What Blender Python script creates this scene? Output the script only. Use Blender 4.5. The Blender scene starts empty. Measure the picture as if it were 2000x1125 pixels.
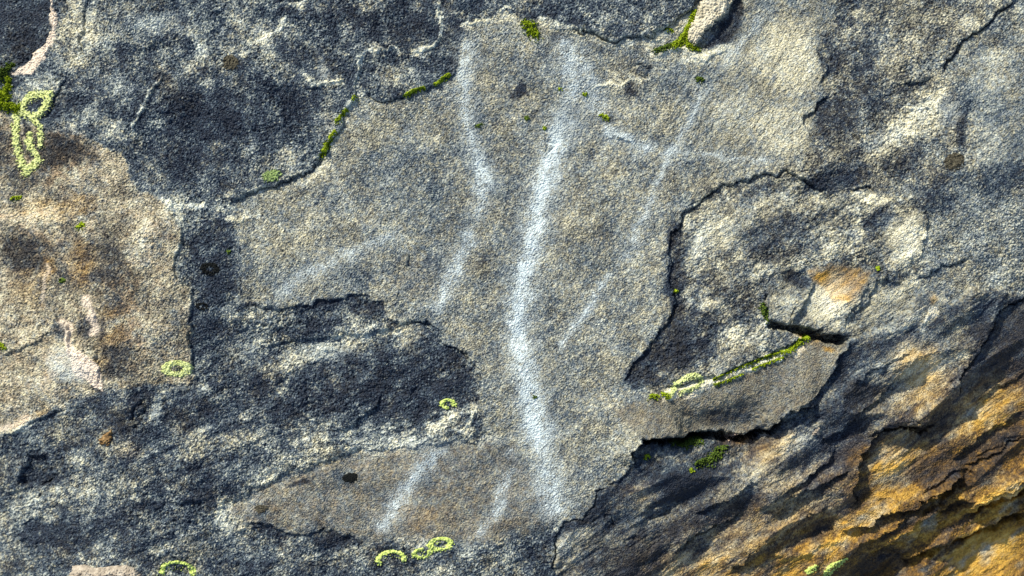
import bpy, math
import numpy as np

# ------------------------------------------------------------------ camera, light, exposure
scene = bpy.context.scene
COL = scene.collection
U = 0.001                     # one traced unit is one millimetre of rock
W, H = 2000.0, 1125.0
CAM_D = 3000.0                # camera height over the slab, mm

cam_d = bpy.data.cameras.new('camera')
cam = bpy.data.objects.new('camera', cam_d)
COL.objects.link(cam)
cam.location = (0, 0, CAM_D * U)
cam_d.sensor_width = 36.0
cam_d.lens = 36.0 * CAM_D / W
cam_d.clip_end = 500.0
cam_d.dof.use_dof = True
cam_d.dof.focus_distance = CAM_D * U
cam_d.dof.aperture_fstop = 1.4
scene.camera = cam

SUN_EL = math.radians(36)
SUN_AZ = math.atan2(-0.60, 0.80)          # from upper left of the picture
world = bpy.data.worlds.new('World')
scene.world = world
world.use_nodes = True
nt = world.node_tree
sky = nt.nodes.new('ShaderNodeTexSky')
sky.sky_type = 'NISHITA'
sky.sun_disc = False
sky.sun_elevation = SUN_EL
sky.sun_rotation = SUN_AZ
bg = nt.nodes['Background']
bg.inputs['Strength'].default_value = 0.13
nt.links.new(sky.outputs[0], bg.inputs['Color'])

sun_d = bpy.data.lights.new('sun', 'SUN')
sun_d.energy = 4.6
sun_d.angle = math.radians(0.5)
sun_d.color = (1.0, 0.955, 0.81)
sun = bpy.data.objects.new('sun', sun_d)
COL.objects.link(sun)
sun.location = (-2, 3, 4)
from mathutils import Vector
sdir = Vector((math.sin(SUN_AZ) * math.cos(SUN_EL), math.cos(SUN_AZ) * math.cos(SUN_EL), math.sin(SUN_EL)))
sun.rotation_euler = sdir.to_track_quat('Z', 'Y').to_euler()

scene.view_settings.view_transform = 'Standard'
scene.view_settings.look = 'None'
scene.view_settings.gamma = 1.0
scene.view_settings.exposure = 0.40

# ------------------------------------------------------------------ grid of the rock surface
S = 1.5                        # fine spacing, mm
N = 2048                       # noise tile, samples


def axis(lo, hi, grow, reach):
    a = list(range(int(lo / S), int(hi / S) + 1))
    step, x = 1.0, a[-1]
    out = []
    while (x - a[-1]) * S < reach:
        step = min(step * grow, 16)
        x += int(round(step))
        out.append(x)
    step, x = 1.0, a[0]
    pre = []
    while (a[0] - x) * S < reach:
        step = min(step * grow, 16)
        x -= int(round(step))
        pre.append(x)
    return np.array(pre[::-1] + a + out)


IX = axis(-120, W + 120, 1.12, 1300)
IY = axis(-120, H + 120, 1.12, 1300)
PX1 = (IX * S).astype(np.float32)
PY1 = (IY * S).astype(np.float32)
PX = np.broadcast_to(PX1[None, :], (len(PY1), len(PX1))).astype(np.float32)
PY = np.broadcast_to(PY1[:, None], (len(PY1), len(PX1))).astype(np.float32)
SEL = np.ix_(IY % N, IX % N)

_fy = np.fft.fftfreq(N, d=S)[:, None]
_fx = np.fft.rfftfreq(N, d=S)[None, :]


def noise_tile(seed, lmin, lmax, beta=1.0, ang=None, stretch=1.0):
    """band-limited noise; features run along ang (degrees, picture up is +) when stretch > 1"""
    rng = np.random.default_rng(seed)
    if ang is None:
        f = np.sqrt(_fx ** 2 + _fy ** 2)
    else:
        a = math.radians(ang)
        u = _fx * math.cos(a) - _fy * math.sin(a)
        v = _fx * math.sin(a) + _fy * math.cos(a)
        f = np.sqrt((u * stretch) ** 2 + v ** 2)
    f = np.maximum(f, 1e-6)
    amp = np.exp(-(lmin * f) ** 2 * 0.7) * (1 - np.exp(-(lmax * f) ** 2)) / f ** beta
    ph = rng.random((N, N // 2 + 1)) * 2 * np.pi
    t = np.fft.irfft2(amp * np.exp(1j * ph), s=(N, N))
    t -= t.mean()
    t /= t.std()
    return t.astype(np.float32)


def noise(seed, lmin, lmax, beta=1.0, ang=None, stretch=1.0):
    return noise_tile(seed, lmin, lmax, beta, ang, stretch)[SEL]


def sstep(a, b, x):
    t = np.clip((x - a) / (b - a), 0, 1)
    return t * t * (3 - 2 * t)


wx = noise(1, 14, 90, 1.3) * 3.0 + noise(3, 4, 14, 0.8) * .7
wy = noise(2, 14, 90, 1.3) * 3.0 + noise(4, 4, 14, 0.8) * .7
QX = PX + wx
QY = PY + wy


def pts(s):
    return [tuple(float(c) for c in p.split(',')) for p in s.split()]


def window(p, r):
    xs = [q[0] for q in p]
    ys = [q[1] for q in p]
    r = r + 12
    x0, x1 = np.searchsorted(PX1, [min(xs) - r, max(xs) + r])
    y0, y1 = np.searchsorted(PY1, [min(ys) - r, max(ys) + r])
    return slice(y0, y1), slice(x0, x1)


def near(p, r, closed=False):
    """distance, signed side (negative = left of travel) and position along a polyline"""
    w = window(p, r)
    X, Y = QX[w], QY[w]
    best = np.full(X.shape, 1e9, np.float32)
    side = np.zeros(X.shape, np.float32)
    along = np.zeros(X.shape, np.float32)
    seg = list(zip(p, p[1:] + (p[:1] if closed else [])))
    if not closed:
        seg = seg[:len(p) - 1]
    L = sum(math.hypot(b[0] - a[0], b[1] - a[1]) for a, b in seg)
    run = 0.0
    for a, b in seg:
        dx, dy = b[0] - a[0], b[1] - a[1]
        l2 = dx * dx + dy * dy + 1e-9
        t = np.clip(((X - a[0]) * dx + (Y - a[1]) * dy) / l2, 0, 1)
        ex, ey = X - a[0] - t * dx, Y - a[1] - t * dy
        d = ex * ex + ey * ey
        m = d < best
        best = np.where(m, d, best)
        side = np.where(m, dx * (Y - a[1]) - dy * (X - a[0]), side)
        along = np.where(m, run + t * math.sqrt(l2), along)
        run += math.sqrt(l2)
    return w, np.sqrt(best), np.sign(side), along / max(L, 1e-6), L


def inside(p):
    w = window(p, 60)
    X, Y = QX[w], QY[w]
    c = np.zeros(X.shape, bool)
    for a, b in zip(p, p[1:] + p[:1]):
        if a[1] == b[1]:
            continue
        m = (a[1] > Y) != (b[1] > Y)
        xi = (b[0] - a[0]) * (Y - a[1]) / (b[1] - a[1]) + a[0]
        c ^= m & (X < xi)
    return w, c


def sdist(p, r):
    """signed distance, positive inside"""
    w, d, _, _, _ = near(p, r, True)
    c = np.zeros(d.shape, bool)
    X, Y = QX[w], QY[w]
    for a, b in zip(p, p[1:] + p[:1]):
        if a[1] == b[1]:
            continue
        m = (a[1] > Y) != (b[1] > Y)
        xi = (b[0] - a[0]) * (Y - a[1]) / (b[1] - a[1]) + a[0]
        c ^= m & (X < xi)
    return w, np.where(c, d, -d)


def poly(F, val, s, soft=6, op=1.0):
    p = pts(s)
    w, d = sdist(p, soft)
    k = sstep(-soft, soft, d) * op
    F[w] += (val - F[w]) * k


def stroke(F, val, wd, s, op=1.0, soft=0.7):
    p = pts(s)
    w, d, _, _, _ = near(p, wd)
    k = (1 - sstep(wd * (1 - soft), wd, d)) * op
    F[w] += (val - F[w]) * k


def blob(F, val, cx, cy, rx, ry, rot=0, op=1.0):
    r = max(rx, ry)
    w = window([(cx - r, cy - r), (cx + r, cy + r)], 0)
    a = math.radians(rot)
    X, Y = QX[w] - cx, cy - QY[w]
    u = (X * math.cos(a) + Y * math.sin(a)) / rx
    v = (-X * math.sin(a) + Y * math.cos(a)) / ry
    k = (1 - sstep(0.35, 1.0, np.sqrt(u * u + v * v))) * op
    F[w] += (val - F[w]) * k


def taper(t, L, e):
    e = min(e, L * 0.3) / max(L, 1)
    return sstep(0, e, t) * sstep(0, e, 1 - t)


def ledge(F, h, R, s, tp=25, sharp=1.6):
    """a step: left of travel is the high side, both sides ease back over R"""
    p = pts(s)
    w, d, sg, t, L = near(p, R * 3)
    sd = -sg * d
    k = sstep(-sharp, sharp, sd) * 2 - 1
    F[w] += h * 0.5 * k * np.exp(-d / R) * (1 - sstep(R * 2, R * 3, d)) * taper(t, L, tp)


def groove(F, depth, wd, s, tp=15):
    p = pts(s)
    w, d, _, t, L = near(p, wd * 2.5)
    F[w] -= depth * np.exp(-np.abs(d / wd) ** (4 if depth > 10 and wd < 12 else 2)) * taper(t, L, tp)


# ------------------------------------------------------------------ zone weights (where each kind of stone lies)
def zone(s, soft=14):
    F = np.zeros(PX.shape, np.float32)
    poly(F, 1.0, s, soft)
    return F


Z_UP = zone('-700,-1500 1368,-1500 1368,-5 1345,20 1320,41 1290,59 1265,71 1230,69 1205,76 1170,67 1135,56 1080,48 1000,34 925,36 905,75 893,120 890,143 860,158 830,175 790,190 762,197 745,197 722,184 697,190 655,258 632,306 600,337 530,360 470,385 452,432 470,520 470,590 400,740 378,745 373,690 368,620 375,570 350,545 340,515 352,470 345,430 320,398 270,372 252,340 247,312 200,285 140,262 84,255 30,215 0,210 -700,150', 5)
Z_TAN = zone('-1500,150 0,215 84,255 140,262 200,285 247,312 252,340 270,372 320,398 345,430 352,470 340,515 350,545 375,570 368,620 373,690 378,745 290,757 200,765 100,800 0,855 -1500,1000', 5)
Z_LOW = zone('-1500,900 0,850 100,800 200,765 290,757 378,745 400,700 470,590 560,600 640,585 700,580 745,590 752,622 830,630 850,645 868,672 910,692 938,718 940,750 932,800 945,840 965,862 1010,872 1040,930 1090,1010 1085,1060 1080,1125 1080,2600 -1500,2600', 5)
Z_LSLAB = zone('440,1000 520,948 600,915 700,892 800,880 900,868 965,866 1010,872 1040,930 1090,1010 1060,1040 930,1060 800,1050 715,1058 690,1043 660,1038 630,1034 590,1047 540,1030 490,1024', 13)
Z_RUP = zone('1640,-40 1622,60 1595,85 1603,130 1622,165 1600,195 1580,215 1573,238 1580,260 1588,275 1570,310 1540,334 1575,355 1612,377 1700,372 1760,378 1830,360 1868,330 1885,250 1870,190 1840,140 1880,82 1930,42 1978,-5 1980,-40', 6)
Z_FAR = zone('1978,-1400 1978,-5 1930,42 1880,82 1842,140 1870,190 1885,250 1868,330 1830,360 1800,390 1812,440 1795,512 1840,525 1890,505 1900,560 1870,640 1800,760 1868,775 1897,700 1936,640 1950,608 2010,580 3500,-200 3500,-1400', 10)
Z_CUP = zone('1225,745 1240,715 1262,680 1300,635 1322,590 1308,540 1303,490 1318,450 1345,408 1400,368 1440,353 1480,344 1540,336 1575,355 1612,377 1700,372 1760,378 1800,390 1812,440 1795,512 1800,560 1740,640 1660,664 1590,664 1520,694 1450,722 1400,744 1330,766 1280,772', 5)
Z_LIP = zone('1270,775 1340,766 1400,746 1450,724 1520,697 1590,664 1660,665 1640,700 1615,740 1590,775 1555,797 1530,815 1500,838 1470,852 1440,854 1400,846 1340,852 1300,860 1250,858 1200,800', 6)
Z_STR = zone('1085,1040 1100,1022 1135,1005 1157,988 1162,958 1195,942 1237,905 1242,872 1260,860 1300,861 1340,853 1400,847 1440,855 1470,853 1500,839 1530,816 1555,798 1590,776 1615,741 1640,701 1662,666 1740,640 1800,570 1860,590 1900,560 2010,580 3500,500 3500,2700 1085,2700', 8)
Z_RUST = sstep(0, 1, np.clip(((PX - 1560) * 0.50 + (PY - 700) * 0.86 - 70) / 330, 0, 1)) * np.maximum(Z_STR, sstep(1600, 1700, PX))

SM_F = np.zeros(PX.shape, np.float32)          # clean, smooth fracture faces
for v, s, soft in [(.85, '1578,528 1610,515 1660,512 1705,520 1712,535 1690,570 1668,608 1642,652 1542,634 1566,600 1590,560', 5), (.7, '1490,560 1540,540 1585,545 1588,565 1562,602 1538,634 1500,628', 6),
                   (.75, '1700,555 1760,556 1800,560 1805,590 1760,630 1690,655 1650,656 1672,610', 6), (.55, '1690,500 1740,430 1790,405 1812,440 1795,512 1740,530', 10),
                   (.45, '1330,450 1420,400 1520,380 1560,420 1500,480 1400,500 1330,500', 25), (.5, '1680,900 1720,845 1800,850 1880,900 1850,925 1790,960 1740,990 1690,1010 1660,1000', 15),
                   (.6, '1940,620 2100,560 2100,700 1980,740 1875,775 1890,715', 12), (.4, '1890,100 2100,60 2100,330 1900,330', 30), (.6, '1860,1075 2000,1010 2200,950 2200,1300 1780,1300', 20),
                   (.5, '100,690 190,700 190,745 120,760', 15), (.6, '1440,0 1452,25 1435,80 1380,92 1410,45', 5), (.35, '1400,0 1620,0 1590,280 1420,330 1330,250', 40)]:
    poly(SM_F, v, s, soft)
# ------------------------------------------------------------------ relief, millimetres
LOWF = np.zeros(PX.shape, np.float32)         # the big form of the boulder
d = np.maximum((PX - 1330) * 0.62 + (PY - 760) * 0.80, 0)
LOWF -= 330 * (1 - np.exp(-(d / 720) ** 1.7))
d = np.maximum(260 - PX, 0)
LOWF -= 200 * (1 - np.exp(-(d / 330) ** 1.6))
d = np.maximum((PY - 700) * 0.9 - (PX - 500) * 0.25, 0) * (1 - sstep(700, 1100, PX))
LOWF -= 90 * (1 - np.exp(-(d / 420) ** 1.6))
LOWF += noise(11, 260, 900, 2.0) * 7

Zr = np.zeros(PX.shape, np.float32)
und = noise(12, 40, 240, 1.6)
Zr += und * 2.2
n_str = noise(13, 10, 120, 1.25, ang=32, stretch=4.5)
n_str2 = noise(14, 5, 40, 1.0, ang=34, stretch=4.0)
n_bed = noise(15, 8, 90, 1.2, ang=20, stretch=3.5)
n_rt = noise(16, 7, 70, 1.15, ang=38, stretch=3.2)
n_crm = noise(17, 5, 30, 0.9, ang=55, stretch=3.0)
n_big = noise(18, 60, 360, 1.6, ang=31, stretch=2.8)
n_amt = sstep(-.6, 1.2, noise(19, 60, 240, 1.3))
Zr += Z_STR * (7.0 * (1.0 - np.abs(n_big)) * 2.3 + n_amt * 1.9 * (1.0 - np.abs(n_str)) + (.25 + .7 * n_amt) * n_str2)
Zr += Z_LOW * (1 - Z_LSLAB) * (1.2 * n_bed)
Zr += np.maximum(np.maximum(Z_CUP, Z_RUP * 0.6), Z_FAR * 0.5) * 1.0 * n_rt

pit = noise(21, 7, 34, 0.9)
pit2 = noise(22, 4.2, 16, 0.7)
grain = noise(23, 3.4, 10, 0.4)
fine = noise(24, 2.2, 5, 0.2)
G_dark = np.clip(Z_UP + Z_LOW * (1 - Z_LSLAB) + Z_CUP * 0.9 + Z_RUP * .8 + Z_TAN * .6 + Z_FAR * .5, 0, 1)
G_soft = np.clip(np.maximum(Z_LIP * .75 + Z_LSLAB * .45 + Z_STR * .30 + Z_CUP * .2, SM_F), 0, 1)
cl = noise(25, 50, 200, 1.2)
amt = np.clip(.75 + .55 * cl + .35 * noise(26, 14, 60, 1.0), .12, 2.2)
Zr += (0.20 + G_dark * amt * .42) * pit * (1 - .85 * G_soft)
Zr += (0.28 + G_dark * 0.30 * amt) * pit2 * (1 - .7 * G_soft)
Zr += (0.43 + .04 * G_dark) * grain * (1 - .55 * G_soft) * (1 - .35 * Z_STR)
Zr += 0.46 * fine
cream_w = zone('1380,-60 1640,-60 1620,60 1595,85 1603,130 1620,165 1580,215 1573,240 1588,275 1540,330 1440,345 1330,330 1300,250', 40)
Zr += cream_w * n_crm * 0.45

LEDGES = [
    (8, 35, '1538,640 1566,602 1588,562 1584,545'),
    (7, 30, '1655,640 1672,610 1700,575 1716,540'),
    (12, 40, '1790,985 1830,958 1870,935 1885,925'),
    (9, 40, '1770,1060 1830,1020 1900,985 1960,960 2010,930'),
    (10, 40, '1600,1125 1660,1080 1720,1040 1780,1005'),
    (9, 40, '1480,1000 1530,960 1580,930 1640,880'),
    (10, 35, '1690,1130 1740,1095 1780,1070'),
    (8, 40, '1860,905 1900,860 1940,840 2000,800'),
    (7, 30, '1900,800 1950,760 2010,720'),
    (8, 40, '1350,1010 1400,985 1440,960 1480,930'),
    (9, 70, '440,402 470,386 500,374 530,360 600,337 632,306 655,258 693,192 703,150 707,96'),
    (6, 45, '700,186 722,182 745,197 762,197 790,190 830,175 860,158 890,143 892,118'),
    (3, 30, '712,95 760,96 790,108 820,98 848,92 860,60 865,0 870,-60'),
    (11, 60, '1110,50 1135,57 1170,67 1205,76 1230,69 1265,71 1290,59 1320,41 1345,20 1372,-15'),
    (9, 70, '1222,752 1226,738 1240,715 1262,680 1300,635 1322,590 1308,540 1303,490 1318,450 1345,408 1400,368 1440,353 1480,344 1540,336 1575,355 1616,378'),
    (7, 90, '382,764 379,735 372,712 377,690 366,655 373,632 366,612 379,588 376,568 352,548 338,528 342,505 357,482 352,455 344,430 325,402'),
    (6, 40, '470,600 560,602 640,587 700,580 745,588 752,600'),
    (6, 50, '735,618 752,622 780,632 830,630 850,642 868,672 910,691 936,716 942,750 932,800 945,840 965,865'),
    (10, 60, '1078,1150 1082,1070 1085,1042 1100,1022 1135,1005 1157,988 1162,958 1195,944'),
    (10, 50, '1170,945 1205,938 1237,905 1242,872'),
    (34, 46, '1241,915 1239,880 1255,860 1300,860 1340,852 1400,846 1440,854 1470,852 1500,838 1530,815 1555,797 1606,793'),
    (15, 60, '1545,803 1590,775 1615,740 1640,700 1665,662'),
    (12, 30, '1500,631 1560,645 1610,657 1658,661'),
    (9, 45, '1290,760 1330,752 1400,733 1450,712 1520,684 1560,668 1585,655'),
    (8, 60, '1836,150 1845,122 1880,82 1930,42 1978,-5 2030,-55'),
    (9, 50, '1590,285 1580,258 1573,235 1582,213 1600,195 1625,178'),
    (7, 30, '1622,180 1606,160 1618,135 1600,110 1594,85'),
    (10, 60, '1864,780 1880,722 1897,700 1920,668 1936,640 1948,610 2010,580 2100,540'),
    (18, 50, '1660,985 1668,930 1680,890 1700,860 1722,838 1760,827 1785,838 1830,830'),
    (16, 45, '1640,1035 1700,1020 1760,990 1800,975 1850,945 1890,922'),
    (18, 50, '1700,1085 1753,1050 1790,1020 1850,985 1900,975'),
    (22, 55, '1880,1008 1902,997 1933,983 1967,970 2000,953 2080,915'),
    (24, 60, '1760,1100 1790,1083 1833,1067 1877,1052 1907,1045 1960,1020 2000,1000 2090,965'),
    (10, 40, '1880,918 1900,905 1950,880 2000,845 2080,805'),
    (10, 40, '1500,1010 1540,975 1590,950 1660,915'),
    (9, 40, '1310,1075 1360,1045 1420,1015 1460,1000'),
    (9, 40, '1420,1120 1480,1070 1560,1020 1620,985'),
    (9, 45, '1600,870 1650,830 1700,790 1760,730 1790,690'),
    (8, 40, '1660,760 1700,720 1750,700 1790,690'),
    (7, 40, '640,840 690,832 715,810 745,775 752,762'),
    (6, 50, '470,1018 490,1025 540,1030 590,1047 630,1035 660,1039 690,1043 720,1062'),
    (3, 45, '445,985 520,938 600,908 700,884 800,873 900,862 960,858'),
    (6, 40, '500,685 560,665 640,655 720,648 800,640'),
    (6, 40, '790,515 800,500'),
    (7, 35, '1788,548 1840,525 1880,508 1900,512'),
    (6, 35, '1700,552 1740,548 1770,556'),
    (7, 40, '1790,520 1805,475 1812,432 1800,395'),
    (5, 40, '1540,640 1560,605 1590,560 1580,530'),
    (6, 40, '1640,650 1665,605 1690,565 1705,540'),
    (5, 30, '1640,368 1670,366 1700,364 1716,378'),
    (8, 40, '1760,165 1790,158 1830,150'),
    (5, 30, '1180,262 1240,290'),
    (5, 40, '590,165 620,175 660,165 675,150'),
    (4, 35, '80,240 110,190 135,140'),
    (3, 35, '150,115 160,85 167,45 177,0 180,-40'),
    (3, 25, '255,300 262,262 285,205 305,165 322,138'),
    (6, 40, '0,700 60,670 110,640'),
    (8, 50, '0,860 40,840 80,815 130,800'),
    (7, 30, '140,690 135,660 125,635 100,600'),
    (7, 40, '180,750 195,735 190,700 165,670'),
    (5, 35, '0,1035 40,1020 90,1010'),
    (8, 40, '0,960 60,955 120,925'),
    (6, 40, '290,1000 330,985 400,975'),
]
for h, R, s in LEDGES:
    q0 = pts(s)[0]
    ledge(Zr, h * (1.6 if q0[0] > 1300 and q0[1] > 860 else 1.0), R, s)
# the pocket in the top left corner lies lower than its rim
w, sd = sdist(pts('-200,-400 92,-400 93,0 101,20 98,58 91,76 66,106 40,122 12,136 -300,150'), 10)
Zr[w] -= 30 * sstep(-3, 5, sd)
w, sd = sdist(pts('1430,-20 1450,-10 1452,25 1445,60 1425,82 1400,92 1372,95 1360,90 1400,45'), 10)
Zr[w] -= 9 * sstep(-2, 5, sd)
w, sd = sdist(pts('50,890 95,893 102,925 118,922 100,945 60,955 35,948'), 10)
Zr[w] -= 14 * sstep(-2, 8, sd)

GROOVES = [
    (5, 2.5, '455,396 500,375 530,361 600,339 633,307 657,259 680,215'),
    (4, 2.2, '1115,53 1170,69 1205,78 1230,71 1265,73 1290,61 1320,43 1350,18'),
    (5, 2.4, '1300,500 1306,540 1322,588 1305,632'),
    (5, 2.4, '1312,465 1345,408 1400,368 1440,353 1480,344 1540,336 1575,355 1616,378'),
    (4, 2.0, '1338,405 1352,393 1375,388'),
    (45, 8, '1500,631 1530,639 1560,646 1610,658 1660,661'),
    (40, 7, '1250,862 1300,863 1340,855 1400,849 1440,857 1470,855 1500,841 1530,818'),
    (9, 3, '1838,140 1845,124 1880,84 1930,44 1978,-3'),
    (6, 2.6, '1866,775 1880,724 1897,702 1920,670 1936,642 1948,612 2010,582'),
    (12, 6, '1790,1000 1830,975 1870,950 1890,928 1860,922 1820,950 1790,968'),
    (14, 5, '1690,855 1722,838 1760,828 1785,838 1830,830'),
    (8, 4, '1720,830 1750,822 1800,825'),
    (14, 7, '1790,1086 1833,1070 1877,1055 1907,1048 1960,1023 2010,1000'),
    (12, 6, '1902,1000 1933,986 1967,973 2010,953'),
    (8, 4, '1900,900 1950,872 2005,840'),
    (5, 2.2, '775,634 800,632 830,632 850,645'),
    (4, 2.5, '868,675 910,693 936,718'),
    (4, 2, '705,186 722,182 745,198 762,198 790,191 830,176 860,160'),
    (5, 3, '1785,549 1840,526 1880,508 1898,513'),
    (4, 2, '1703,551 1740,548'),
    (5, 2.5, '1536,638 1548,610 1560,595'),
    (5, 3, '1490,560 1493,590 1500,630'),
    (4, 3, '83,238 112,188 135,140'),
    (4, 3, '155,112 162,85 168,45 178,0'),
    (4, 2, '1573,237 1582,215 1600,197 1625,180'),
    (4, 3, '585,110 584,135 592,148'),
    (5, 2.2, '1082,1115 1082,1070 1086,1042'),
    (7, 4, '1320,1075 1370,1045 1410,1022'),
    (5, 2, '1665,367 1695,364 1712,376'),
]
for dp, wd, s in GROOVES:
    groove(Zr, dp, wd, s)
RIDGES = [
    (3, 3.5, '320,140 300,170 285,200 268,230 258,270'),
    (3, 4, '555,28 545,60 528,75 508,82'),
    (2.5, 3, '545,8 580,6 600,-5'),
    (2.5, 2.5, '710,100 705,130 703,160 698,185'),
    (2.5, 2.5, '715,94 760,95 775,100'),
    (2.5, 3, '862,10 862,60 850,88 820,98 805,103'),
    (3, 4, '598,152 615,165 640,172 662,162'),
    (3, 4, '1060,42 1110,54 1160,76 1200,84 1250,80'),
    (5, 5, '1276,102 1320,97 1345,104 1370,113 1400,104 1422,88'),
    (3, 4, '1270,82 1300,62 1340,38'),
    (2.5, 3, '1160,167 1190,163 1220,157 1250,160'),
    (2.5, 3, '1192,135 1205,145 1218,157'),
    (5, 4.5, '1290,775 1340,766 1400,746 1450,724 1520,697 1560,682'),
    (4, 5, '100,600 125,640 135,665 140,692 165,715 180,745'),
    (4, 4, '165,580 178,605 180,640'),
    (3, 5, '310,385 325,400 350,405 395,400'),
    (3, 4, '445,430 470,428 500,412'),
    (3, 6, '850,832 880,815 900,800 925,795'),
    (3, 3, '915,835 922,815 930,800'),
    (3, 4, '910,55 925,42 960,40'),
    (2, 3, '970,32 985,28 995,15'),
    (3, 3, '93,0 103,20 108,45 103,68'),
    (4, 5, '1790,640 1810,620 1820,608'),
    (5, 6, '1560,1075 1600,1060 1650,1045'),
    (4, 4, '1370,985 1400,960 1420,940'),
    (5, 4, '1810,970 1840,950'),
]
for dp, wd, s in [(36, 46, '1320,856 1370,838 1420,834 1460,836 1510,826'), (5, 14, '240,120 300,100 330,75'), (5, 16, '1700,200 1760,170 1830,160'), (7, 18, '1520,560 1560,545 1590,535'), (6, 16, '430,1000 520,950 620,915 740,890'), (5, 14, '520,690 600,675 720,662')]:
    groove(Zr, dp, wd, s, 40)
for dp, wd, s in RIDGES:
    groove(Zr, -dp, wd, s)
# spalled crust: thin flakes have come off along curling edges
EDGE = np.zeros(PX.shape, np.float32)
for sd, lo, hi, k, hgt, wt, ang in [(61, 16, 170, 1.5, 2.7, np.clip(Z_UP + Z_LOW * (1 - Z_LSLAB) * .9, 0, 1), None), (62, 16, 150, 1.4, 2.8, np.clip(Z_CUP + Z_RUP * .8 + Z_TAN * .7 + Z_FAR * .45, 0, 1), 30), (64, 6, 36, 1.0, 1.25, np.clip(Z_UP + Z_LOW * (1 - Z_LSLAB) + .8 * Z_CUP + .6 * Z_RUP + .6 * Z_TAN + .25 * Z_STR - SM_F, 0, 1), 25), (63, 12, 90, 1.1, 1.2, np.clip(.45 + Z_UP + Z_TAN - Z_STR - Z_LIP, 0, 1), None)]:
    v = noise(sd, lo, hi, 1.55, ang, 1.8 if ang else 1.0) * k + .13 * noise(sd + 40, 5, 20, .8)
    gy_, gx_ = np.gradient(v, PY1, PX1)
    gm = np.sqrt(gx_ ** 2 + gy_ ** 2) + 1e-4
    on = wt * sstep(-.5, .7, noise(sd + 80, 50, 220, 1.3))
    f0 = np.floor(v)
    dd = (v - f0) / gm
    Zr += hgt * on * (sstep(0, 2.4, dd) - (v - f0) * .95)
    EDGE = np.maximum(EDGE, on * np.exp(-((dd - 2.5) / 3.0) ** 2) * min(1, hgt / 2.4))
# shallow rings weathered into the surface
for cx, cy, rx, ry, rot, dp in [(1255, 138, 26, 12, -20, 5), (1283, 997, 26, 13, 22, 7), (1229, 1056, 13, 9, 25, 4), (1188, 1015, 7, 8, 0, 5), (1073, 285, 11, 10, 0, 3), (270, 805, 10, 28, -20, 6), (790, 1000, 12, 10, 0, 2)]:
    w = window([(cx - rx * 2, cy - rx * 2), (cx + rx * 2, cy + rx * 2)], 0)
    a = math.radians(rot)
    X, Y = QX[w] - cx, cy - QY[w]
    u = (X * math.cos(a) + Y * math.sin(a)) / rx
    v = (-X * math.sin(a) + Y * math.cos(a)) / ry
    r = np.sqrt(u * u + v * v)
    Zr[w] -= dp * np.exp(-((r - .8) / .3) ** 2)

# ------------------------------------------------------------------ mineral tone and painted shade: 0 dark varnish, shadow .. 1 pale clean grains
T = np.full(PX.shape, 0.495, np.float32)
WARM = np.full(PX.shape, 0.43, np.float32)
T += (0.335 - T) * Z_UP
WARM += (0.12 - WARM) * Z_UP
T += (0.53 - T) * Z_TAN
WARM += (0.8 - WARM) * Z_TAN
T += (0.33 - T) * Z_LOW
WARM += (0.25 - WARM) * Z_LOW
T += (0.47 - T) * Z_LSLAB
WARM += (0.40 - WARM) * Z_LSLAB
T += (0.405 - T) * Z_RUP
WARM += (0.62 - WARM) * Z_RUP
T += (0.47 - T) * Z_FAR
WARM += (0.3 - WARM) * Z_FAR
T += (0.46 - T) * Z_CUP
WARM += (0.62 - WARM) * Z_CUP
T += (0.445 - T) * Z_LIP
WARM += (0.78 - WARM) * Z_LIP
T += (0.35 - T) * Z_STR
WARM += (0.52 + .45 * Z_RUST - WARM) * Z_STR
RUST = Z_RUST * 0.38 + .55 * Z_RUST ** 2
BROWN = Z_TAN * .38 + Z_LSLAB * .42 + Z_LIP * .32 + Z_STR * .16
CHALK = np.zeros(PX.shape, np.float32)
PINK = np.zeros(PX.shape, np.float32)
GREEN = np.zeros(PX.shape, np.float32)

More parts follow.
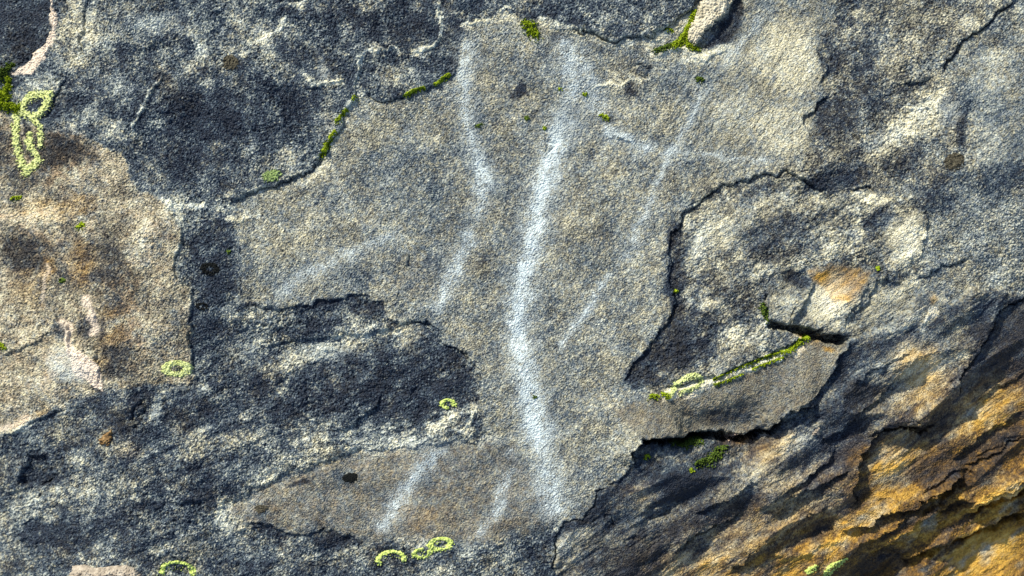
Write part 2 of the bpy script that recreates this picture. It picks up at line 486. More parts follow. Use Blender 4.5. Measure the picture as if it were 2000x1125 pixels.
TONES = """
b .12 45,60 60,80 0 .9
b .62 80,165 60,35 20 .8
b .58 150,60 55,90 0 .7
b .62 300,45 75,30 10 .7
b .60 190,240 75,45 -20 .6
b .52 120,100 70,60 0 .6
b .12 390,240 130,75 15 .9
b .14 330,330 80,60 0 .8
b .15 230,110 45,40 0 .6
b .46 400,60 60,50 0 .5
b .46 500,90 60,70 0 .4
b .50 450,330 55,25 10 .6
b .58 490,60 30,50 60 .4
b .14 545,200 60,90 30 .7
b .44 600,280 60,45 20 .6
b .48 560,150 45,45 0 .4
b .18 770,40 100,55 0 .8
b .22 665,60 50,60 0 .5
b .52 765,150 45,40 0 .8
b .20 865,125 40,35 0 .7
b .42 920,15 60,35 0 .5
b .24 1040,20 60,28 0 .6
b .36 1230,35 120,35 0 .6
b .16 1090,75 25,22 -30 .7
b .42 1200,105 90,45 0 .8
b .68 1330,110 70,22 10 .5
b .62 1450,110 60,50 40 .4
b .78 1540,110 90,110 50 .7
b .76 1530,250 80,70 50 .7
b .70 1440,220 70,80 55 .5
b .60 1000,120 70,60 0 .3
b .50 1000,200 60,60 0 .4
b .38 1010,330 45,80 10 .6
b .40 890,330 70,80 40 .6
b .38 800,350 90,70 0 .6
b .64 720,230 80,45 35 .5
b .62 560,480 90,60 20 .6
b .44 640,440 80,60 0 .4
b .42 800,520 90,60 0 .5
b .40 960,560 50,110 10 .5
b .40 1090,430 40,90 0 .4
b .66 1130,440 60,40 20 .6
b .42 1180,460 40,40 30 .5
b .62 1200,330 60,45 0 .4
b .66 1260,520 60,60 40 .3
b .44 1210,600 50,45 0 .5
b .40 1100,600 40,50 0 .4
b .62 1230,800 90,70 0 .3
b .44 1180,730 50,80 0 .3
b .56 1190,880 60,40 0 .3
b .22 1610,110 22,60 20 .7
b .24 1680,160 70,80 0 .5
b .22 1740,190 60,22 25 .8
b .76 1790,240 70,45 20 .8
b .70 1730,280 80,40 25 .6
b .70 1830,190 35,25 30 .7
b .22 1640,350 80,22 10 .8
b .22 1650,240 50,60 0 .4
b .34 1760,320 50,25 30 .5
b .14 1880,250 18,60 -5 .8
b .60 1940,150 60,60 0 .5
b .62 1930,280 60,60 0 .5
b .24 1960,350 70,40 20 .7
b .26 1830,390 50,60 40 .7
b .30 1960,60 50,50 40 .6
b .62 1760,60 80,50 30 .4
b .70 1890,45 28,22 40 .7
b .74 1700,385 55,16 -5 .8
b .74 1770,470 50,65 10 .9
b .66 1650,470 60,35 30 .8
b .16 1710,430 40,25 20 .7
b .18 1815,405 22,40 0 .8
b .26 1520,470 80,50 30 .6
b .20 1450,600 60,60 30 .6
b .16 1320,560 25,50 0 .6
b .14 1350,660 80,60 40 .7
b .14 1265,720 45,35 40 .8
b .58 1400,450 60,45 20 .5
b .54 1400,600 50,40 40 .5
b .62 1420,650 60,22 25 .5
b .50 1480,400 80,35 0 .5
b .14 1555,545 35,20 -20 .8
b .58 1530,600 40,35 35 .7
b .68 1620,590 70,60 40 .8
b .54 1730,600 70,45 20 .8
b .22 1800,640 60,30 45 .7
b .16 1720,680 90,30 30 .8
b .16 1660,740 50,60 55 .8
b .44 1900,440 80,50 0 .5
b .50 1920,560 70,40 20 .5
b .24 1950,680 60,70 40 .8
b .44 1850,690 50,60 40 .5
b .64 1400,780 90,26 15 .5
b .22 1420,815 70,22 8 .6
b .58 1560,730 50,40 30 .5
b .16 1310,935 70,40 -25 .9
b .16 1330,960 60,40 -20 .8
b .60 1330,895 90,30 25 .4
b .60 1430,900 60,30 30 .6
b .20 1420,1000 80,35 25 .8
b .18 1560,880 60,30 35 .5
b .60 1560,860 60,40 35 .6
b .14 1640,880 60,45 40 .9
b .14 1600,940 60,30 30 .8
b .16 1470,1060 80,25 25 .6
b .40 1280,1070 80,40 30 .5
b .56 1390,1090 60,22 25 .6
b .62 1740,930 60,70 20 .7
b .60 1790,780 60,45 20 .6
b .26 1830,880 60,50 30 .8
b .20 1760,1000 60,22 30 .7
b .66 1800,1030 80,28 28 .7
b .16 1860,1000 60,18 30 .7
b .68 1930,1080 110,50 25 .7
b .68 1900,820 90,40 35 .6
b .66 1950,960 70,22 30 .7
b .56 1640,1010 50,20 20 .6
b .16 1600,1030 50,25 35 .7
b .14 410,470 60,75 0 .9
b .14 420,560 50,60 0 .8
b .16 420,660 50,60 0 .8
b .46 470,700 50,40 0 .5
b .60 430,408 70,12 -5 .6
b .66 300,440 70,90 0 .5
b .66 310,620 60,100 0 .5
b .66 300,340 60,40 0 .4
b .78 60,420 90,28 0 .8
b .34 40,350 60,40 0 .6
b .18 40,490 60,45 0 .8
b .34 120,520 50,70 0 .6
b .30 210,520 45,80 0 .6
b .20 175,640 40,32 0 .8
b .20 225,710 30,40 0 .8
b .30 120,300 60,50 0 .6
b .62 70,640 60,50 0 .5
b .76 130,700 70,50 -20 .8
b .66 60,740 70,40 10 .7
b .78 40,830 60,22 28 .8
b .40 150,830 80,40 0 .5
b .16 75,920 35,40 0 .95
b .22 270,780 40,40 0 .6
b .64 305,800 22,30 -20 .7
b .20 380,800 70,45 10 .7
b .58 225,880 45,22 20 .6
b .54 130,960 100,30 10 .5
b .56 250,950 70,40 30 .5
b .16 430,950 70,40 15 .8
b .16 100,1040 110,40 0 .8
b .44 200,1090 80,40 10 .5
b .22 320,1050 70,40 20 .6
b .44 400,1080 80,40 20 .5
b .52 450,930 60,22 25 .5
b .18 620,600 70,18 5 .8
b .15 720,605 38,25 0 .9
b .18 570,640 70,26 10 .8
b .62 640,680 100,16 6 .7
b .58 560,715 80,26 10 .6
b .44 760,660 60,25 0 .5
b .14 700,740 130,50 5 .8
b .16 860,740 70,40 0 .8
b .14 620,780 110,40 10 .8
b .18 690,825 60,18 20 .8
b .54 760,830 90,16 10 .6
b .56 650,850 110,14 15 .6
b .60 560,900 120,16 22 .6
b .62 860,830 45,14 20 .7
b .50 470,860 50,40 20 .4
b .12 915,840 45,22 0 .8
b .16 530,1035 60,14 -8 .9
b .16 650,1055 70,18 -5 .9
b .40 560,1080 80,30 10 .5
b .56 640,1085 60,22 15 .5
b .56 880,1010 70,35 0 .5
b .46 800,960 160,60 0 .4
b .26 1030,1080 40,30 0 .7
b .16 1035,1075 26,12 0 .8
b .44 1130,1060 40,50 0 .6
b .22 1170,1000 25,30 0 .8
b .16 590,948 22,7 15 .9
b .16 1012,178 16,15 0 .9
b .20 1130,140 14,18 0 .6
b .20 1234,178 18,18 0 .8
b .16 1190,232 14,9 0 .8
b .30 1255,138 28,14 -20 .7
b .20 1100,232 14,9 0 .7
b .20 1015,345 14,8 0 .6
b .12 1420,55 30,42 -40 .9
b .50 830,1030 150,60 0 .9
b .46 960,1080 110,60 0 .7
b .50 1010,930 60,70 0 .5
b .14 348,722 12,6 0 .8
b .10 764,1092 20,12 0 .8
b .12 825,1081 10,5 0 .8
b .12 346,1114 22,13 0 .8
b .12 860,1065 12,7 0 .5
b .08 55,260 9,45 8 .8
b .12 70,205 22,10 30 .7
b .40 478,520 26,90 0 .7
b .46 520,625 80,35 0 .7
b .44 500,660 60,30 0 .6
b .52 340,130 60,60 40 .4
b .54 560,310 70,40 20 .5
b .54 640,210 40,40 0 .4
b .50 480,200 40,60 20 .4
b .50 250,180 40,50 30 .5
b .56 540,60 60,40 0 .5
b .54 420,880 70,25 15 .6
b .52 310,900 60,25 15 .6
b .50 470,800 50,30 0 .5
b .50 780,700 60,18 5 .4
b .36 1000,150 60,70 0 .4
b .36 960,310 30,60 20 .6
b .36 1000,440 30,60 10 .6
b .38 700,540 60,40 10 .5
b .36 880,430 50,60 30 .5
b .62 960,180 40,50 0 .4
b .64 600,440 70,50 0 .5
b .80 60,425 80,20 4 .6
b .84 170,715 22,26 0 .7
b .84 140,680 12,30 20 .7
s .80 7 128,632 135,665 145,692 165,712 180,735 196,748 @.8
b .40 130,290 60,60 0 .7
b .40 215,560 45,110 0 .6
b .60 330,520 60,200 0 .5
b .42 1500,565 60,22 0 .7
b .60 1535,605 40,25 40 .6
b .70 1610,600 40,55 35 .6
b .36 1490,590 18,50 0 .8
b .60 1740,590 60,40 10 .6
b .62 1420,440 80,40 25 .6
b .64 1380,470 50,30 25 .6
b .24 1530,430 50,30 10 .6
b .30 1380,560 60,40 0 .5
b .58 1770,880 90,50 25 .7
b .56 1720,980 60,40 40 .7
b .22 1810,920 60,22 32 .8
b .60 1830,965 50,16 32 .7
b .60 1950,800 90,60 40 .7
b .58 1800,720 50,90 40 .5
b .12 1660,860 30,80 -35 .8
b .14 1690,720 80,22 35 .7
b .14 1600,810 50,16 30 .8
b .60 1640,1050 90,16 25 .7
b .62 1820,1035 120,22 28 .7
b .74 1950,978 60,10 27 .8
b .66 1900,1055 110,20 26 .7
b .60 1930,1110 120,60 20 .8
b .12 1760,1030 100,12 32 .7
b .12 1890,1010 90,10 25 .8
b .12 1850,1080 100,9 25 .8
b .16 1860,950 70,10 30 .7
b .56 1480,940 70,30 30 .5
b .60 1530,930 40,25 25 .5
b .56 1300,1010 90,30 25 .4
b .64 1625,700 40,22 40 .7
b .22 720,740 170,60 6 .6
b .20 130,300 70,40 0 .5
b .16 60,500 60,40 10 .5
b .60 90,670 40,20 20 .5
b .20 120,640 18,22 0 .6
b .24 160,500 20,60 10 .5
b .60 700,655 90,12 4 .6
b .58 600,700 70,14 8 .5
b .56 700,870 120,10 14 .6
b .58 560,870 70,10 22 .6
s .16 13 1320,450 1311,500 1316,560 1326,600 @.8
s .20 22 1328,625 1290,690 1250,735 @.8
b .22 1350,700 70,40 30 .6
b .20 1630,230 50,60 20 .6
b .24 1660,120 60,60 0 .5
b .26 1750,330 70,40 20 .5
b .66 1480,430 40,20 25 .4
b .20 1590,360 40,20 -20 .7
b .62 340,470 20,90 0 .6
b .20 1150,1000 40,40 0 .6
b .60 1120,1050 50,30 20 .6
b .24 1180,1090 60,30 20 .6
b .56 1240,980 50,22 25 .5
b .22 1300,1040 50,16 28 .6
b .58 1340,1100 70,20 25 .6
b .24 1220,1040 30,14 25 .5
s .56 22 440,1005 520,945 610,903 720,878 830,862 950,850 @.7
s .54 18 480,690 560,672 640,662 740,652 810,645 @.35
s .52 16 520,860 620,835 700,815 @.5
s .52 20 180,960 280,930 400,885 500,850 @.5
s .50 18 20,1010 120,985 220,960 @.5
s .52 18 300,1070 400,1040 480,1035 @.4
s .54 16 250,900 330,870 420,850 @.4
b .22 880,700 60,22 -25 .7
b .20 480,765 70,50 0 .6
b .22 600,650 60,20 10 .6
b .24 400,900 70,25 20 .6
b .22 200,1030 90,30 15 .6
s .62 5 320,140 300,170 285,200 268,230 258,270 @.8
s .70 6 555,28 545,60 528,75 508,82 @.9
s .72 5 545,8 580,6 600,-5 @.8
s .66 5 710,100 705,130 703,160 698,185 670,240 650,270 640,305 610,345 @.8
s .72 4 715,94 760,95 775,100 @.9
s .70 4 862,10 862,60 850,88 820,98 805,103 @.9
s .72 6 598,152 615,165 640,172 662,162 @.8
s .74 9 1060,42 1110,54 1160,76 1200,84 1250,80 @.7
s .82 11 1276,103 1320,98 1345,105 1370,114 1400,105 1422,88 @.8
s .80 10 1265,85 1300,64 1345,36 @.8
s .72 5 1160,167 1190,163 1220,157 1250,160 @.8
s .72 4 1192,135 1205,145 1218,157 @.8
s .92 8 1300,774 1340,765 1400,745 1450,723 1520,696 1565,682 @1
s .80 6 310,385 325,400 350,408 395,402 @.7
s .72 5 445,430 470,428 500,412 @.8
s .74 9 840,835 880,818 900,803 925,795 @.8
s .74 5 910,840 920,818 930,800 @.7
s .80 6 910,55 925,43 960,40 1000,38 @.7
s .72 4 970,32 985,28 995,15 @.8
s .66 5 410,122 440,128 @.7
s .66 4 470,110 500,95 @.7
s .58 7 378,30 376,70 402,108 @.6
s .60 8 1690,150 1720,130 1740,90 @.3
s .70 7 1800,640 1815,615 1825,605 @.7
s .68 8 1780,760 1830,720 1880,690 @.5
s .70 10 500,375 540,372 600,352 640,318 @.5
s .10 7 400,745 430,760 @.7
s .10 10 255,830 268,800 275,780 288,772 @.8
"""  # includes painted shade: lip underside, and left of the orange stained piece
for line in TONES.strip().splitlines():  # strata entries also paint shadowed gaps and a sunlit ledge edge
    f = line.split()
    if f[0] == 'b':
        c = f[2].split(',')
        r = f[3].split(',')
        blob(T, float(f[1]), float(c[0]), float(c[1]), float(r[0]), float(r[1]), float(f[4]), float(f[5]))  # some dark blobs paint shadow below the lower slab and plate edges
    else:
        op = float(f[-1][1:])
        stroke(T, float(f[1]), float(f[2]) * 1.45, ' '.join(f[3:-1]), op, .5)  # dark strokes in the hollow paint shade along its left rim

for v, q, sf in [(.10, '1438,-20 1451,0 1453,20 1445,62 1428,84 1404,92 1378,95 1402,55 1425,22', 4), (.17, '-200,-300 90,-300 92,0 99,22 96,58 88,74 64,104 40,120 12,134 -200,140', 4),  # top left pocket: its shade painted in as dark tone
                 (.10, '52,890 94,893 102,925 118,922 100,945 60,955 30,950 48,925', 4), (.08, '178,746 200,738 206,758 198,768 182,764', 3), (.10, '146,700 157,708 166,724 180,738 172,746 158,732 148,716', 3),  # square hole at lower left: shadow painted in as dark tone
                 (.08, '268,775 292,770 290,790 280,806 272,822 256,832 256,818 266,805', 4), (.12, '1216,162 1232,161 1236,172 1246,180 1249,196 1230,196 1219,180', 3), (.12, '1000,168 1018,160 1026,178 1030,186 1014,194 998,188', 3),
                 (.14, '1224,742 1250,720 1275,720 1300,740 1275,752 1240,752', 5), (.10, '558,946 585,938 603,938 600,945 575,950 562,956', 2)]:
    poly(T, v, q, sf, .9)
poly(T, .13, '1236,742 1262,695 1300,648 1328,600 1390,600 1420,640 1340,715 1290,762', 18, .6)  # painted shade inside the hollow, lower left
poly(T, .16, '1310,470 1330,440 1345,470 1340,540 1335,600 1318,585 1308,530', 8, .7)  # rim shade of the hollow painted further up
poly(T, .15, '560,735 700,690 800,665 870,690 930,730 930,790 850,810 700,830 600,800', 26, .5)
blob(T, .24, 105, 290, 70, 50, 0, .8)
blob(T, .28, 10, 290, 45, 60, 0, .7)
blob(T, .30, 225, 700, 45, 50, 0, .7)
for v, cx, cy, rx, ry, rot, op in [
        (.9, 1540, 110, 110, 130, 50, .7), (.8, 1500, 260, 120, 80, 40, .6), (.75, 1130, 440, 70, 50, 20, .8),
        (.7, 560, 460, 110, 60, 20, .6), (.7, 1250, 220, 80, 60, 0, .6), (.6, 980, 250, 40, 40, 0, .6),
        (.85, 1620, 590, 80, 60, 40, .5), (.7, 1780, 300, 80, 50, 0, .4), (.1, 1940, 300, 90, 150, 0, .7),
        (.75, 150, 60, 60, 90, 0, .8), (.05, 300, 45, 100, 50, 0, .8), (.0, 390, 240, 150, 90, 0, .7),
        (.85, 60, 420, 100, 40, 0, .9), (.1, 130, 715, 60, 45, 0, .7), (.05, 75, 760, 60, 40, 0, .5),
        (.65, 200, 830, 120, 60, 0, .7), (.7, 860, 1020, 90, 50, 0, .7), (.65, 900, 960, 90, 60, 0, .5),
        (.1, 700, 720, 260, 120, 0, .6), (.0, 1330, 940, 110, 60, 0, .7), (.0, 1620, 860, 90, 80, 0, .8),
        (.05, 1700, 690, 100, 60, 30, .7), (.7, 1800, 760, 110, 60, 20, .7), (.6, 1330, 1000, 200, 90, 20, .5),
        (.05, 1000, 330, 60, 90, 0, .5), (.05, 800, 350, 110, 70, 0, .5), (.1, 760, 500, 130, 80, 20, .4)]:
    blob(WARM, v, cx, cy, rx, ry, rot, op)
for v, cx, cy, rx, ry, rot, op in [(.55, 1770, 890, 100, 70, 25, .8), (.75, 1700, 930, 40, 90, 20, .7), (.6, 1800, 730, 70, 100, 30, .6), (.65, 1940, 810, 110, 80, 40, .8),
                                   (.8, 1650, 1048, 100, 20, 25, .7), (.8, 1830, 1030, 130, 30, 28, .8), (.9, 1950, 975, 80, 20, 27, .9), (1., 1910, 1050, 120, 26, 26, .9), (.9, 1950, 1110, 140, 70, 20, .9), (.5, 1500, 880, 90, 30, 30, .6), (.05, 1600, 850, 60, 60, 0, .8), (.1, 1620, 980, 50, 40, 0, .6)]:
    blob(RUST, v, cx, cy, rx, ry, rot, op)
for v, cx, cy, rx, ry, rot, op in [
        (.8, 1605, 540, 30, 22, -20, .9), (.9, 1640, 580, 26, 14, -15, .9), (.6, 1660, 545, 40, 30, 0, .6),
        (.9, 1615, 682, 24, 12, -20, .9), (.6, 1580, 660, 40, 12, -5, .8), (.55, 1820, 580, 18, 20, -30, .8),
        (.6, 95, 515, 14, 30, 0, .6), (.7, 90, 503, 8, 10, 0, .9), (.5, 160, 520, 22, 50, 0, .7),
        (.45, 150, 400, 60, 30, 0, .6), (.5, 1440, 860, 50, 18, 0, .9), (.7, 1680, 900, 40, 60, 10, .6),
        (.7, 1480, 1000, 18, 40, -20, .7), (.6, 1440, 1080, 60, 22, 25, .6), (.25, 830, 1020, 50, 40, 0, .6),
        (.5, 1790, 800, 70, 40, 10, .6), (.3, 1530, 980, 60, 40, 25, .7), (.25, 250, 880, 40, 30, 0, .6),
        (.35, 200, 700, 20, 30, 0, .6), (.4, 60, 815, 50, 10, 25, .8), (.3, 1250, 960, 60, 30, 10, .5)]:
    blob(RUST, v, cx, cy, rx, ry, rot, op)
for v, cx, cy, rx, ry, rot, op in [
        (.8, 120, 290, 70, 60, 0, .9), (.7, 20, 280, 40, 60, 0, .9), (.6, 220, 560, 50, 90, 0, .8),
        (.6, 250, 680, 60, 60, 0, .8), (.5, 130, 500, 60, 90, 0, .6), (.4, 600, 960, 120, 50, 10, .6),
        (.4, 1500, 780, 80, 50, 20, .5), (.4, 760, 60, 110, 60, 0, .5), (.4, 320, 150, 30, 30, 0, .8),
        (.35, 940, 930, 60, 50, 0, .6), (.6, 1420, 870, 60, 22, 0, .7), (.5, 1980, 1090, 60, 40, 20, .6),
        (.5, 1960, 990, 60, 14, 25, .8), (.4, 1180, 470, 40, 40, 0, .5), (.35, 820, 540, 80, 60, 0, .5)]:
    blob(BROWN, v, cx, cy, rx, ry, rot, op)
for v, cx, cy, rx, ry, rot, op in [(.45, 160, 520, 40, 70, 0, .6), (.4, 210, 640, 40, 60, 0, .6), (.35, 100, 410, 90, 30, 0, .6), (.4, 60, 560, 50, 60, 0, .4)]:
    blob(RUST, v, cx, cy, rx, ry, rot, op)
for v, cx, cy, rx, ry, rot, op in [(.9, 110, 310, 90, 70, 0, .8), (.9, 240, 600, 40, 110, 0, .7), (.8, 60, 490, 70, 60, 0, .7)]:
    blob(BROWN, v, cx, cy, rx, ry, rot, op)
poly(RUST, .75, '1583,530 1620,518 1680,524 1692,545 1662,592 1634,592 1606,562', 10, .6)
blob(BROWN, .9, 1612, 540, 26, 16, -15, .8)
poly(PINK, 1.0, '18,146 60,110 97,74 99,88 79,113 62,140 50,147 36,143', 2)
stroke(PINK, 1.0, 6, '94,-10 97,10 105,25 108,45 103,68 96,78', 1, .5)
stroke(PINK, .6, 6, '96,30 98,60 92,72', 1, .5)
stroke(PINK, .9, 12, '128,632 135,665 145,692 165,712 180,735 196,748', .9)
stroke(PINK, .9, 10, '165,582 174,600 180,620 178,650', .9)
stroke(PINK, .5, 5, '90,510 89,545 88,590', .8)
stroke(PINK, .7, 8, '0,842 30,828 62,812', .8)
poly(PINK, 1.0, '132,655 150,680 172,692 188,708 200,732 204,762 186,756 166,744 148,728 134,712 138,696 128,676', 2)
blob(PINK, .3, 1640, 570, 60, 40, 30, .6)

# chalky streaks rubbed over the slab: their middle line, width, strength
STREAKS = [
    ('main', [('1085,55 1108,110 1118,170 1112,225', 36, .42, 40), ('1108,200 1092,260 1072,315 1058,380 1048,440 1034,500 1020,560 1010,625 1014,680 1030,740 1040,800 1055,860 1068,905', 36, .86, 40),
              ('1060,880 1072,940 1085,1000 1092,1025', 52, .55, 40), ('1020,760 1050,830 1064,885', 26, .5, 20)]),
    ('left', [('918,50 909,110 908,180 914,240 932,300 945,350 940,400 925,450', 28, .42, 50), ('930,300 945,350 942,385', 30, .5, 30), ('928,440 905,490 885,535 865,580 846,620', 26, .5, 30)]),
    ('right', [('1510,0 1455,75 1410,150', 20, .27, 40), ('1390,160 1345,235 1312,290 1290,350 1262,415 1240,470 1205,520', 14, .34, 40), ('1200,530 1160,580 1125,635 1085,690', 16, .45, 30)]),
    ('cross', [('1165,238 1200,262 1240,285 1285,296', 20, .55, 25), ('1280,295 1350,302 1420,308 1520,318', 12, .25, 30)]),
    ('knot', [('1150,130 1158,190 1180,240', 40, .35, 30), ('1110,70 1140,130 1150,160', 30, .3, 30)]),
    ('faint', [('800,440 720,480 650,510 590,545 520,580', 26, .32, 50)]),
    ('foot_left', [('868,880 830,900 806,935 788,965 765,1000 735,1046', 28, .5, 30), ('880,872 850,895 830,925', 18, .3, 20)]),
    ('foot_mid', [('992,905 984,945 970,990 950,1030 925,1060', 20, .42, 30), ('1000,870 992,905', 14, .3, 10)]),
]
n_ch = noise(31, 6, 60, 1.0)
n_ch2 = noise(32, 2.4, 8, .3)
SM = {}
for name, parts in STREAKS:
    F = np.zeros(PX.shape, np.float32)
    for s, wd, op, tp in parts:
        w, d, _, t, L = near(pts(s), wd * 2.2)
        k = (.72 * np.exp(-(d / (wd * .44)) ** 2) + .34 * np.exp(-(d / (wd * .95)) ** 2)) * op * taper(t, L, tp)
        F[w] = 1 - (1 - F[w]) * (1 - k)
    SM[name] = F
    CHALK = 1 - (1 - CHALK) * (1 - F)
CORE = CHALK.copy()
CHALK = np.clip(CHALK * (1 + .30 * n_ch + .75 * n_ch2 * (1.15 - CHALK)), 0, .95)
for v, cx, cy, rx, ry, rot, op in [(.28, 130, 715, 60, 40, -20, .8), (.3, 1120, 240, 60, 60, 0, .5), (.28, 1850, 215, 30, 40, 30, .8), (.25, 1730, 270, 60, 25, 30, .7),
                                   (.2, 300, 45, 70, 30, 0, .7), (.25, 305, 800, 18, 28, -20, .7), (.22, 640, 690, 80, 22, 8, .7), (.2, 970, 860, 60, 12, 10, .7),
                                   (.3, 630, 140, 14, 30, 0, .7), (.2, 860, 870, 60, 14, 12, .8)]:
    blob(CHALK, np.float32(v), cx, cy, rx, ry, rot, op)

# mottling of the mineral tone: clumps, grains and, where bedded, streaks
T = np.clip(.455 + (T - .455) * (1.12 + .43 * np.clip(G_dark * 1.3 + Z_STR, 0, 1)), .03, .97)
m1 = noise(41, 14, 90, 1.1)
m2 = noise(42, 5, 22, .8)
m3 = noise(43, 3, 7, .3)
m4 = noise(44, 90, 400, 1.2)
mott = (.05 * m1 * (.45 + .55 * G_dark) + .06 * m2 + .07 * m3 + .075 * noise(58, 3.6, 9, .3) + .04 * noise(53, 2, 4.5, .2) + .04 * m4 * (.3 + .7 * G_dark)) * (1 + .38 * G_dark) + .035 * G_dark * noise(52, 30, 160, 1.2)
mott += (1 - G_dark) * (1 - Z_STR) * (.025 * noise(54, 40, 220, 1.3) + .055 * noise(66, 3.5, 40, .9, ang=48, stretch=3.0))
mott *= 1 - .6 * G_soft
mott += .16 * EDGE * np.clip(.6 + .6 * m1, 0, 1.5)
mott += .08 * Z_STR * noise(65, 6, 46, 1.0, ang=33, stretch=2.4) * (1 - .5 * SM_F)
mott += .15 * Z_STR * noise(45, 22, 220, 1.4, ang=33, stretch=3.4) * (1 - .6 * SM_F) + .065 * (1 - SM_F) * np.maximum(Z_CUP, Z_LOW * .45) * noise(46, 9, 80, 1.0, ang=28, stretch=3)
T = np.clip(T + mott * (1 - .5 * CHALK), 0.0, 1.0)
WARM = np.clip(WARM + .02 + .75 * np.clip(T - .46, -.35, .35) + .20 * noise(47, 20, 150, 1.2) + .24 * noise(48, 5, 20, .8), 0, 1)
RUST = np.clip(RUST * (1 + .32 * noise(49, 8, 60, 1.1, ang=33, stretch=2.5)), 0, 1)
BROWN = np.clip(BROWN * (1 + .4 * noise(50, 8, 60, 1.1)), 0, 1)
PINK = np.clip(PINK, 0, 1)
CHALK = np.clip(CHALK, 0, 1)

# fine dark flecks and small black crustose spots
fl = noise(51, 4.5, 12, .6)
T -= .22 * sstep(1.2, 2.1, noise(59, 2.6, 6, .3)) * (1 - .5 * G_soft)
T -= .25 * sstep(1.8, 2.6, fl)
T += .22 * sstep(1.3, 2.2, noise(55, 3, 7, .3)) * (1 - G_soft)
vn = noise(56, 30, 130, 1.4)
T += .20 * np.exp(-(vn / .05) ** 2) * sstep(.2, 1.1, noise(57, 60, 200, 1.2)) * np.clip(Z_UP + Z_LOW * (1 - Z_LSLAB), 0, 1)
T = np.clip(T, 0, 1)

ZZ = LOWF + Zr
SC = 1 - LOWF / CAM_D
XX = (PX - W / 2) * SC
YY = (H / 2 - PY) * SC


def surf(px, py):
    """height and place of the rock surface at traced positions"""
    px = np.asarray(px, np.float64)
    py = np.asarray(py, np.float64)
    fx = np.interp(px, PX1, np.arange(len(PX1)))
    fy = np.interp(py, PY1, np.arange(len(PY1)))
    ix = np.clip(fx.astype(int), 0, len(PX1) - 2)
    iy = np.clip(fy.astype(int), 0, len(PY1) - 2)
    u, v = fx - ix, fy - iy

    def bl(A):
        return (A[iy, ix] * (1 - u) + A[iy, ix + 1] * u) * (1 - v) + (A[iy + 1, ix] * (1 - u) + A[iy + 1, ix + 1] * u) * v
    return bl(XX), bl(YY), bl(ZZ)


# ------------------------------------------------------------------ materials
def new_mat(name):
    m = bpy.data.materials.new(name)
    m.use_nodes = True
    return m, m.node_tree, m.node_tree.nodes['Principled BSDF']


def mixc(nt, fac, a, b, mode='MIX'):
    n = nt.nodes.new('ShaderNodeMix')
    n.data_type = 'RGBA'
    n.blend_type = mode
    for sock, v in ((n.inputs[0], fac), (n.inputs[6], a), (n.inputs[7], b)):
        if isinstance(v, (int, float)):
            sock.default_value = v
        elif isinstance(v, tuple):
            sock.default_value = (*v, 1)
        else:
            nt.links.new(v, sock)
    return n.outputs[2]


def noise_node(nt, vec, scale, detail=4, rough=.6):
    n = nt.nodes.new('ShaderNodeTexNoise')
    n.inputs['Scale'].default_value = scale
    n.inputs['Detail'].default_value = detail
    n.inputs['Roughness'].default_value = rough
    nt.links.new(vec, n.inputs['Vector'])
    return n


def ramp(nt, fac, stops):
    n = nt.nodes.new('ShaderNodeValToRGB')
    e = n.color_ramp.elements
    while len(e) < len(stops):
        e.new(0.5)
    for q, (p, c) in zip(e, stops):
        q.position = p
        q.color = (*c, 1)
    nt.links.new(fac, n.inputs[0])
    return n.outputs[0]


def rock_material():
    m, nt, b = new_mat('weathered_sandstone')
    geo = nt.nodes.new('ShaderNodeNewGeometry').outputs['Position']

    def attr(nm):
        a = nt.nodes.new('ShaderNodeAttribute')
        a.attribute_name = nm
        s = nt.nodes.new('ShaderNodeSeparateColor')
        nt.links.new(a.outputs['Color'], s.inputs[0])
        return s.outputs[0], s.outputs[1], s.outputs[2], a.outputs['Alpha']
    tone, warm, rust, chalk = attr('mineral_shade')
    brown, pink, green, _ = attr('stain')
    cool = ramp(nt, tone, [(0, (.007, .012, .024)), (.16, (.019, .032, .054)), (.36, (.070, .096, .118)), (.60, (.255, .280, .268)), (.8, (.455, .485, .435)), (1, (.68, .70, .62))])
    wrm = ramp(nt, tone, [(0, (.012, .012, .013)), (.16, (.034, .032, .030)), (.36, (.108, .104, .084)), (.60, (.305, .285, .205)), (.8, (.535, .50, .36)), (1, (.75, .71, .54))])
    c = mixc(nt, warm, cool, wrm)
    n1 = noise_node(nt, geo, 190, 3, .6)
    viol = ramp(nt, n1.outputs['Fac'], [(.35, (.88, .90, 1.0)), (.5, (1, 1, 1)), (.66, (1.07, 1.03, .88))])
    c = mixc(nt, .8, c, viol, 'MULTIPLY')
    c = mixc(nt, brown, c, mixc(nt, .75, c, (.52, .34, .24), 'MULTIPLY'))
    rc = mixc(nt, 1.0, ramp(nt, tone, [(0, (.035, .022, .012)), (.3, (.17, .090, .018)), (.65, (.50, .29, .045)), (1, (.74, .48, .12))]), viol, 'MULTIPLY')
    c = mixc(nt, rust, c, rc)
    c = mixc(nt, pink, c, (.69, .58, .46))
    c = mixc(nt, chalk, c, (.60, .67, .67))
    nt.links.new(c, b.inputs['Base Color'])
    b.inputs['Roughness'].default_value = .72
    b.inputs['Specular IOR Level'].default_value = .35
    n2 = noise_node(nt, geo, 420, 4, .7)
    bp = nt.nodes.new('ShaderNodeBump')
    bp.inputs['Strength'].default_value = .4
    bp.inputs['Distance'].default_value = .002
    nt.links.new(n2.outputs['Fac'], bp.inputs['Height'])
    nt.links.new(bp.outputs['Normal'], b.inputs['Normal'])
    return m


